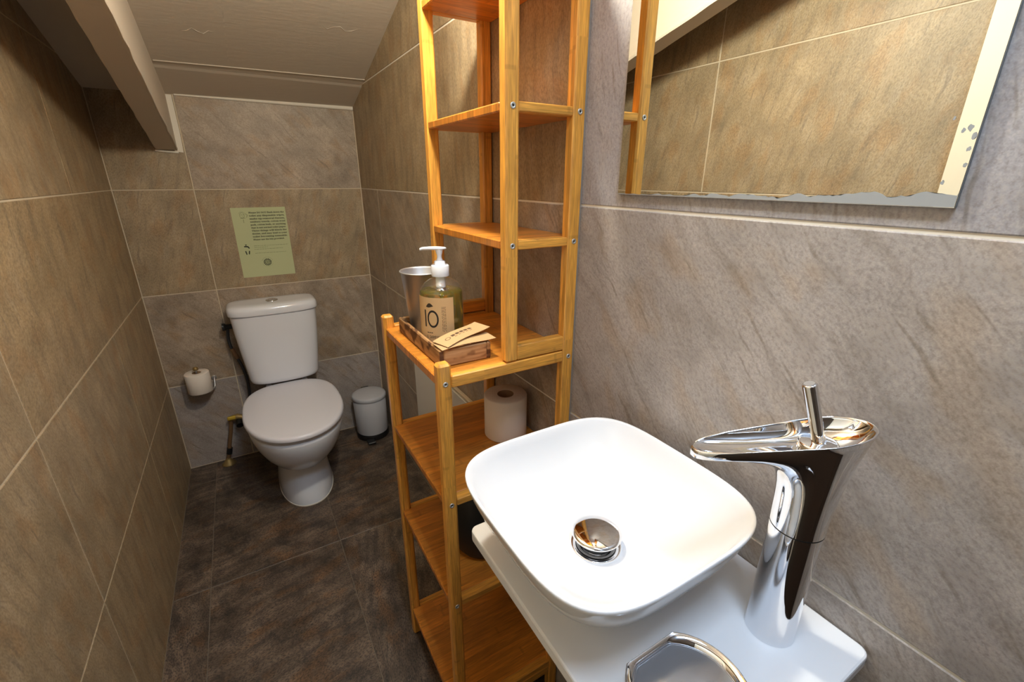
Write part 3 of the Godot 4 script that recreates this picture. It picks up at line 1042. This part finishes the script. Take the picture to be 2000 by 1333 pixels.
func build_small_things() -> void:
	roll("toilet_roll", "spare toilet roll standing on a bamboo rack shelf", Vector3(0.852, 0.7122, 1.478), 0.0495, 0.103, 0.019)
	# holder on the far wall with a roll on its upright pin
	var h := thing("toilet_roll_holder", "small metal toilet roll holder screwed to the far wall", "holder", Vector3(0.121, 0.40, 0.0))
	put("wall_plate", lathe_z([[0.010, 0.0], [0.010, 0.003], [0.007, 0.005]], Vector3(0.052, 0.03, 0.0005)), mats["steel"], h)
	put("arm", tube(curve([Vector3(0.052, 0.03, 0.004), Vector3(0.052, 0.02, 0.012), Vector3(0.047, -0.008, 0.03), Vector3(0.02, -0.012, 0.06), Vector3(0.0, -0.010, 0.066), Vector3(0.0, 0.03, 0.066), Vector3(0.0, 0.10, 0.066)], 5), 0.0034, 10), mats["steel"], h)
	put("pin_head", lathe([[0.004, 0.0], [0.010, 0.002], [0.011, 0.008], [0.008, 0.014], [0.003, 0.016]], 16, Vector3(0.0, 0.10, 0.066)), mats["brass"], h)
	roll("toilet_roll", "part-used toilet roll hanging on the far wall", Vector3(0.121, 0.400, 0.066), 0.046, 0.09, 0.017)
	# pedal bin
	var b := thing("pedal_bin", "small light grey pedal bin in the corner by the toilet", "bin", Vector3(0.816, 0, 0.118))
	put("base", lathe([[0.079, 0.0], [0.081, 0.003], [0.081, 0.024], [0.077, 0.031]], 44), mats["black_plastic"], b)
	put("body", lathe([[0.077, 0.0305], [0.0785, 0.034], [0.0815, 0.216], [0.080, 0.218]], 48), mats["bin"], b)
	put("lid", lathe([[0.0835, 0.2185], [0.0848, 0.220], [0.0848, 0.232], [0.082, 0.238], [0.07, 0.2415], [0.04, 0.2445], [0.0005, 0.2455]], 48), mats["bin"], b)
	put("pedal", block(Vector3(-0.052, 0.004, 0.070), Vector3(-0.014, 0.016, 0.116), 0.003), mats["black_plastic"], b)
	put("lid_hinge", block(Vector3(-0.02, 0.222, -0.095), Vector3(0.02, 0.238, -0.08), 0.003), mats["black_plastic"], b)
	# white board low on the right wall behind the rack
	var pnl := thing("wall_panel", "white painted board low on the right wall behind the rack", "panel", Vector3(W, 0.15, 0.655))
	put("board", block(Vector3(-0.0155, 0, 0), Vector3(-0.0002, 0.478, 0.60), 0.002), mats["white_paint"], pnl)
	put("top_bead", block(Vector3(-0.013, 0.478, 0.0), Vector3(-0.0002, 0.490, 0.60), 0.003), mats["grout"], pnl)
	build_notice()
	build_tray_set()
	# black pouch on the second shelf
	var pc := thing("wash_bag", "black rounded wash bag on a lower bamboo shelf", "bag", Vector3(0.790, 0.4565, 1.488))
	var s := Shape.new()
	var rings := []
	for a in [[0.0, 0.07, 0.075], [0.004, 0.084, 0.088], [0.02, 0.094, 0.096], [0.06, 0.098, 0.1], [0.11, 0.094, 0.094], [0.15, 0.082, 0.078], [0.175, 0.066, 0.055], [0.186, 0.05, 0.032], [0.19, 0.035, 0.012]]:
		rings.append(super_ring(Vector3(0, a[0], 0), a[1], a[2], 2.8, 48))
	skin(s, rings)
	put("bag_body", s, mats["black"], pc)
	put("zip", tube([Vector3(-0.05, 0.185, 0.0), Vector3(0, 0.192, 0.0), Vector3(0.05, 0.185, 0.0)], 0.003, 8), mats["black_plastic"], pc)


func lathe_z(profile: Array, c: Vector3) -> Shape:
	var s := Shape.new()
	var rings := []
	for p in profile:
		rings.append(circle(c + Vector3(0, 0, p[1]), p[0], 24, Vector3.RIGHT, Vector3.UP))
	skin(s, rings)
	return s


func rect(img: Image, x: float, y: float, w: float, h: float, c: Color) -> void:
	img.fill_rect(Rect2i(int(x), int(y), maxi(1, int(w)), maxi(1, int(h))), c)


func disc(img: Image, cx: float, cy: float, r0: float, r1: float, c: Color, petals := 0) -> void:
	for y in range(int(cy - r1) - 1, int(cy + r1) + 2):
		for x in range(int(cx - r1) - 1, int(cx + r1) + 2):
			if x < 0 or y < 0 or x >= img.get_width() or y >= img.get_height():
				continue
			var d := Vector2(x - cx, y - cy)
			var l := d.length()
			if l >= r0 and l <= r1 and (petals == 0 or fposmod(d.angle() * petals / TAU, 1.0) < 0.62):
				img.set_pixel(x, y, c)


func stroke(img: Image, a: Vector2, b: Vector2, r: float, c: Color) -> void:
	var n := int(a.distance_to(b)) + 1
	for i in n + 1:
		var p := a.lerp(b, float(i) / n)
		disc(img, p.x, p.y, 0.0, r, c)


func build_notice() -> void:
	# A4 sheet: 0.207 wide, 0.297 high
	var w := 420
	var hh := 594
	var img := Image.create(w, hh, false, Image.FORMAT_RGB8)
	var green := Color8(190, 197, 152)
	var ink := Color8(34, 38, 26)
	img.fill(green)
	# small line drawing of a head with a towel, top left
	for k in 40:
		var f := TAU * k / 40.0
		disc(img, 78 + 18 * cos(f), 62 + 22 * sin(f), 0, 1.3, Color8(80, 86, 60))
		if k > 22 and k < 38:
			disc(img, 78 + 26 * cos(f), 60 + 28 * sin(f), 0, 1.1, Color8(80, 86, 60))
	stroke(img, Vector2(70, 58), Vector2(76, 58), 1.2, ink)
	stroke(img, Vector2(84, 58), Vector2(90, 58), 1.2, ink)
	stroke(img, Vector2(76, 74), Vector2(86, 74), 1.0, ink)
	stroke(img, Vector2(64, 86), Vector2(98, 84), 1.2, Color8(80, 86, 60))
	stroke(img, Vector2(104, 50), Vector2(118, 60), 1.2, Color8(80, 86, 60))
	stroke(img, Vector2(118, 60), Vector2(110, 80), 1.2, Color8(80, 86, 60))
	stroke(img, Vector2(82, 96), Vector2(82, 124), 1.2, Color8(110, 116, 84))
	# tap pictogram over two hands
	stroke(img, Vector2(52, 324), Vector2(76, 326), 5.0, ink)
	stroke(img, Vector2(76, 326), Vector2(84, 338), 4.5, ink)
	stroke(img, Vector2(64, 310), Vector2(64, 324), 2.6, ink)
	stroke(img, Vector2(58, 308), Vector2(70, 308), 2.0, ink)
	stroke(img, Vector2(54, 366), Vector2(58, 390), 4.2, ink)
	stroke(img, Vector2(82, 366), Vector2(78, 388), 4.2, ink)
	# faint small print: words too small to read
	var r := RandomNumberGenerator.new()
	r.seed = 12
	for a in [[124, 322, 400], [124, 336, 232], [124, 352, 352], [124, 386, 372]]:
		var x: float = a[0]
		while x < a[2]:
			var l := r.randf_range(8, 26)
			rect(img, x, a[1], minf(l, a[2] - x), 3, Color8(120, 130, 92))
			x += l + 4.0
	# round emblem with an arc of small print above and below
	disc(img, 208, 470, 20, 32, ink, 14)
	disc(img, 208, 470, 11, 19, Color8(80, 86, 58), 9)
	disc(img, 208, 470, 0, 7, ink)
	disc(img, 208, 470, 0, 3, green)
	for k in 22:
		var f := PI * (1.1 + 0.8 * k / 21.0)
		disc(img, 208 + 44 * cos(f), 470 + 44 * sin(f), 0, 1.5, Color8(110, 118, 84))
		disc(img, 208 + 44 * cos(f), 470 - 40 * sin(f), 0, 1.2, Color8(130, 138, 100))
	var m := textured(img, 0.7)
	var t := thing("notice", "pale green printed notice taped to the far wall above the toilet", "notice", Vector3(0.372, 0.866, 0.0))
	t.rotation.z = 0.0
	var s := Shape.new()
	var ww := 0.2085
	var ht := 0.2965
	var a := Vector3(-0.004, 0, 0.0006)
	s.quad(a, a + Vector3(ww, 0, 0), a + Vector3(ww, ht, 0), a + Vector3(0, ht, 0), -1, Vector2(0, 1), Vector2(1, 1), Vector2(1, 0), Vector2(0, 0))
	var bk := Vector3(0, 0, -0.0004)
	s.quad(a + bk, a + Vector3(0, ht, 0) + bk, a + Vector3(ww, ht, 0) + bk, a + Vector3(ww, 0, 0) + bk, -1)
	for e in [[Vector3.ZERO, Vector3(ww, 0, 0)], [Vector3(ww, 0, 0), Vector3(ww, ht, 0)], [Vector3(ww, ht, 0), Vector3(0, ht, 0)], [Vector3(0, ht, 0), Vector3.ZERO]]:
		s.quad(a + e[0] + bk, a + e[1] + bk, a + e[1], a + e[0], -1)
	put("sheet", s, m, t)
	var font := SystemFont.new()
	font.font_names = PackedStringArray(["Droid Serif"])
	font.font_weight = 700
	var lines := ["Please DO NOT flush down the", "toilet any disposable wipes,", "make-up removal tissues,", "sanitary towels, cotton wool", "pads, cotton buds, or anything", "that is not normal toilet paper.", "These things will block the", "drains, and may lead to your", "toilet becoming unusable.", "Please use the bin provided."]
	for i in lines.size():
		var tm := TextMesh.new()
		tm.text = lines[i]
		tm.font = font
		tm.font_size = 32
		tm.pixel_size = 0.0003
		tm.depth = 0.0001
		tm.curve_step = 4.0
		tm.horizontal_alignment = HORIZONTAL_ALIGNMENT_LEFT
		# bold strokes: the line struck three times, a hair apart
		var st := SurfaceTool.new()
		for off in [Vector3.ZERO, Vector3(0.00035, 0.0001, 0.00002), Vector3(0.00018, -0.00022, 0.00004)]:
			st.append_from(tm, 0, Transform3D(Basis(), off))
		var o := put("text_line", st.commit(), mats["ink"], t)
		var wd := tm.get_aabb().size.x
		var want := 0.1365 if i != 9 else 0.122
		o.scale = Vector3(want / wd, 0.86, 1.0)
		o.position = Vector3(0.0605, ht - 0.0215 - 0.0126 * i, 0.0008) - Vector3(tm.get_aabb().position.x * want / wd, 0, 0)


const GLYPH := {
	"S": ["01111", "10000", "10000", "01110", "00001", "00001", "11110"], "H": ["10001", "10001", "10001", "11111", "10001", "10001", "10001"],
	"A": ["01110", "10001", "10001", "11111", "10001", "10001", "10001"], "M": ["10001", "11011", "10101", "10101", "10001", "10001", "10001"],
	"P": ["11110", "10001", "10001", "11110", "10000", "10000", "10000"], "O": ["01110", "10001", "10001", "10001", "10001", "10001", "01110"],
	"&": ["01100", "10010", "10100", "01000", "10101", "10010", "01101"], " ": ["00000", "00000", "00000", "00000", "00000", "00000", "00000"]}


func build_tray_set() -> void:
	# carved wooden tray
	var x0 := 0.655
	var x1 := 0.757
	var z0 := 1.352
	var z1 := 1.590
	var y := 0.9625
	var h := 0.033
	var img := Image.create(256, 128, false, Image.FORMAT_RGB8)
	var na := noise(201, 1.0, 3)
	var nb := noise(207, 1.0, 2)
	for py in 128:
		for px in 256:
			var c := Color8(188, 146, 98)
			c = c.lerp(Color8(150, 106, 64), clampf(0.5 + na.get_noise_2d(px * 0.02, py * 0.2), 0, 1))
			var f := nb.get_noise_2d(px * 0.035, py * 0.055)
			c = c.lerp(Color8(70, 40, 22), clampf((f - 0.14) * 4.0, 0.0, 0.8))
			img.set_pixel(px, py, c)
	var wood := textured(img, 0.6)
	var img2 := Image.create(128, 128, false, Image.FORMAT_RGB8)
	for py in 128:
		for px in 128:
			var c := Color8(196, 156, 108).lerp(Color8(150, 104, 62), clampf(0.35 + na.get_noise_2d(px * 0.03, py * 0.25) * 0.9, 0, 1))
			c = c.lerp(Color8(110, 72, 42), clampf((nb.get_noise_2d(px * 0.09 + 70.0, py * 0.13) - 0.2) * 3.0, 0.0, 0.6))
			img2.set_pixel(px, py, c)
	var wood2 := textured(img2, 0.6)
	var t := thing("wooden_tray", "small dark-burnt wooden tray on the bamboo rack's top shelf", "tray", Vector3(x0, y, z0))
	var w := x1 - x0
	var l := z1 - z0
	var th := 0.008
	put("tray_floor", block(Vector3(0.001, 0, 0.001), Vector3(w - 0.001, 0.007, l - 0.001), 0.001, 2), wood, t)
	put("tray_side", block(Vector3(0, 0.0005, 0), Vector3(th, h, l), 0.002, 2), wood, t)
	put("tray_side", block(Vector3(w - th, 0.0005, 0), Vector3(w, h, l), 0.002, 2), wood, t)
	put("tray_end", block(Vector3(th, 0.0005, 0), Vector3(w - th, h, th), 0.002, 0), wood2, t)
	put("tray_end", block(Vector3(th, 0.0005, l - th), Vector3(w - th, h, l), 0.002, 0, null, Vector2(0.3, 0.17)), wood2, t)
	var fy := y + 0.0073
	# metal beaker
	var bk := thing("metal_beaker", "brushed steel beaker standing behind the soap bottle", "beaker", Vector3(0.701, fy, 1.391))
	put("beaker_wall", lathe([[0.001, 0.0], [0.027, 0.0], [0.029, 0.002], [0.0430, 0.128], [0.0452, 0.1285], [0.0457, 0.130], [0.0449, 0.1315], [0.0432, 0.1305], [0.0420, 0.128], [0.0278, 0.004], [0.001, 0.003]], 48), mats["steel"], bk)
	put("handle_stud", tube([Vector3(0.043, 0.124, 0.004), Vector3(0.049, 0.124, 0.005)], 0.003, 10), mats["black_plastic"], bk)
	# pump bottle
	var R := 0.0425
	var p := thing("soap_bottle", "pump bottle of yellow-green soap with a kraft paper label", "bottle", Vector3(0.7095, fy, 1.474))
	var glass := StandardMaterial3D.new()
	glass.albedo_color = Color(0.97, 0.98, 0.94, 0.02)
	glass.transparency = BaseMaterial3D.TRANSPARENCY_ALPHA
	glass.roughness = 0.03
	put("bottle_wall", lathe([[0.001, 0.0], [R - 0.005, 0.0], [R - 0.001, 0.003], [R, 0.008], [R, 0.103], [R - 0.003, 0.113], [R - 0.011, 0.122], [R - 0.022, 0.128], [0.0145, 0.1305], [0.0135, 0.133], [0.0135, 0.137]], 56), glass, p)
	var soap := StandardMaterial3D.new()
	soap.albedo_color = Color8(206, 190, 14)
	soap.roughness = 0.05
	soap.refraction_enabled = true
	soap.refraction_scale = 0.033
	soap.albedo_color.a = 0.08
	put("soap", lathe([[0.001, 0.002], [R - 0.006, 0.002], [R - 0.0022, 0.0045], [R - 0.0015, 0.009], [R - 0.0015, 0.1035], [R - 0.003, 0.106], [0.001, 0.1062]], 56), soap, p)
	# label: a strip of kraft paper round the side that faces the door
	var lw := 512
	var lh := 420
	var li := Image.create(lw, lh, false, Image.FORMAT_RGB8)
	li.fill(Color8(224, 184, 130))
	var ln := noise(301, 0.05, 2)
	for yy in lh:
		for xx in lw:
			li.set_pixel(xx, yy, Color8(224, 184, 130) * (1.0 + 0.06 * ln.get_noise_2d(xx * 3.0, yy * 3.0)))
	var ink := Color8(36, 26, 22)
	# big letters with a leaf above
	rect(li, 152, 114, 20, 156, ink)
	for yy in range(100, 300):
		for xx in range(186, 340):
			var e := pow((xx - 262.0) / 70.0, 2.0) + pow((yy - 192.0) / 80.0, 2.0)
			var ei := pow((xx - 262.0) / 51.0, 2.0) + pow((yy - 192.0) / 62.0, 2.0)
			if e <= 1.0 and ei >= 1.0:
				li.set_pixel(xx, yy, ink)
	for yy in range(40, 110):
		for xx in range(176, 280):
			var u := (xx - 178.0) / 98.0
			var hw := 22.0 * sin(PI * clampf(u, 0, 1)) * (1.0 - 0.3 * u)
			if absf(yy - (84.0 - 16.0 * sin(u * 2.6))) < hw:
				li.set_pixel(xx, yy, Color8(62, 48, 30))
	# small vertical print, too small to read
	var r := RandomNumberGenerator.new()
	r.seed = 5
	for col in 4:
		var yv := 80.0
		while yv < 300.0:
			var ll := r.randf_range(10, 30)
			rect(li, 372 + col * 13, yv, 5, ll, Color8(120, 86, 54))
			yv += ll + 6.0
	var xw := 178.0
	for q in 3:
		rect(li, xw, 318, 22, 8, Color8(70, 52, 38))
		xw += 27.0
	var tx := "& SHAMPOO"
	for ci in tx.length():
		var gl: Array = GLYPH[tx[ci]]
		for gy in 7:
			for gx in 5:
				if gl[gy][gx] == "1":
					rect(li, 172 + ci * 18 + gx * 3, 348 + gy * 4, 3, 4, ink)
	var ls := Shape.new()
	var f0 := deg_to_rad(196.0)
	var f1 := deg_to_rad(81.0)
	var ny := [0.0085, 0.0995]
	var m := 28
	for k in m:
		var a0 := lerpf(f0, f1, float(k) / m)
		var a1 := lerpf(f0, f1, float(k + 1) / m)
		var o := []
		for rr in [R + 0.0004, R + 0.0001]:
			for yv in ny:
				o.append(Vector3(cos(a0) * rr, yv, sin(a0) * rr))
				o.append(Vector3(cos(a1) * rr, yv, sin(a1) * rr))
		var u0 := float(k) / m
		var u1 := float(k + 1) / m
		ls.quad(o[0], o[1], o[3], o[2], 1, Vector2(u0, 1), Vector2(u1, 1), Vector2(u1, 0), Vector2(u0, 0))
		ls.quad(o[4], o[6], o[7], o[5], 2, Vector2(u0, 1), Vector2(u0, 0), Vector2(u1, 0), Vector2(u1, 1))
	put("label", ls, textured(li, 0.75), p)
	# pump
	put("collar", lathe([[0.0135, 0.1335], [0.017, 0.1335], [0.0172, 0.135], [0.0172, 0.1535], [0.016, 0.155], [0.0105, 0.1555], [0.0105, 0.161], [0.009, 0.1625], [0.0005, 0.1625]], 36), mats["white_plastic"], p)
	put("neck_tube", lathe([[0.0095, 0.112], [0.0095, 0.133]], 24), mats["white_plastic"], p)
	put("spring_ball", lathe([[0.0005, 0.092], [0.005, 0.0925], [0.010, 0.097], [0.0118, 0.103], [0.010, 0.109], [0.006, 0.113], [0.0005, 0.1135]], 28), mats["chrome"], p)
	put("dip_tube", tube([Vector3(0, 0.093, 0), Vector3(0.004, 0.05, 0), Vector3(0.012, 0.008, 0)], 0.0025, 10), mats["white_plastic"], p)
	put("plunger", lathe([[0.0068, 0.162], [0.0045, 0.168], [0.0045, 0.173], [0.0068, 0.181], [0.0075, 0.185]], 24), mats["white_plastic"], p)
	# nozzle points to the left wall
	var nd := Vector3(-0.95, 0, -0.3).normalized()
	var pd := Vector3(-nd.z, 0, nd.x)
	var rings := []
	for a in [[-0.014, 0.0005, 0.0005, 0.186], [-0.0115, 0.005, 0.0022, 0.186], [-0.004, 0.0085, 0.0032, 0.186], [0.006, 0.0078, 0.0034, 0.1865], [0.018, 0.0056, 0.0032, 0.1868], [0.031, 0.0044, 0.0028, 0.1865], [0.036, 0.0040, 0.0026, 0.185], [0.0365, 0.0025, 0.0016, 0.1848]]:
		rings.append(circle(nd * a[0] + Vector3(0, a[3], 0), 1.0, 20, pd * a[1], Vector3.UP * a[2]))
	var s := Shape.new()
	skin(s, rings)
	put("pump_head", s, mats["white_plastic"], p)
	# two flat kraft sachets across the near end of the tray
	for k in 2:
		var lab: String = ["printed kraft paper sachet lying on top, tilted over the tray edge", "kraft paper sachet under the other sachet at the tray's near end"][k]
		var sc := thing("paper_sachet", lab, "sachet", Vector3(0.7, 0.9985 + 0.0, 1.574), "sachets on the wooden tray")
		var ss := Shape.new()
		var nu := 10
		var nv := 6
		var lx := 0.112
		var lz := 0.040
		var P := func(i: int, j: int, up: float) -> Vector3:
			var u := float(i) / nu
			var v := float(j) / nv
			var puff := 0.0035 * sin(PI * u) * sin(PI * v)
			var bend := 0.002 * sin(u * 5.0)
			return Vector3((u - 0.5) * lx, bend + puff * up + 0.0003 * up, (v - 0.5) * lz)
		for i in nu:
			for j in nv:
				var uv := [Vector2(float(i) / nu, float(j) / nv), Vector2(float(i + 1) / nu, float(j) / nv), Vector2(float(i + 1) / nu, float(j + 1) / nv), Vector2(float(i) / nu, float(j + 1) / nv)]
				ss.quad(P.call(i, j, 1.0), P.call(i, j + 1, 1.0), P.call(i + 1, j + 1, 1.0), P.call(i + 1, j, 1.0), 1, uv[0], uv[3], uv[2], uv[1])
				ss.quad(P.call(i, j, -1.0), P.call(i + 1, j, -1.0), P.call(i + 1, j + 1, -1.0), P.call(i, j + 1, -1.0), 2, uv[0], uv[1], uv[2], uv[3])
		for i in nu:
			for j in [0, nv]:
				ss.quad(P.call(i, j, -1.0), P.call(i + 1, j, -1.0), P.call(i + 1, j, 1.0), P.call(i, j, 1.0), -1)
		for j in nv:
			for i in [0, nu]:
				ss.quad(P.call(i, j, -1.0), P.call(i, j + 1, -1.0), P.call(i, j + 1, 1.0), P.call(i, j, 1.0), -1)
		var si := Image.create(200, 100, false, Image.FORMAT_RGB8)
		si.fill(Color8(198, 160, 112))
		if k == 0:
			for q in 5:
				rect(si, 52 + q * 19, 40, 15, 16, Color8(92, 66, 44))
				rect(si, 58 + q * 17, 62, 11, 4, Color8(120, 90, 60))
			disc(si, 34, 50, 8, 11, Color8(110, 82, 54))
		put("sachet_paper", ss, textured(si, 0.8), sc)
		sc.rotation = Vector3(0.05, [0.37, 0.08][k], [0.105, 0.03][k])
		sc.position = [Vector3(0.714, 1.0085, 1.557), Vector3(0.712, 1.0005, 1.572)][k]
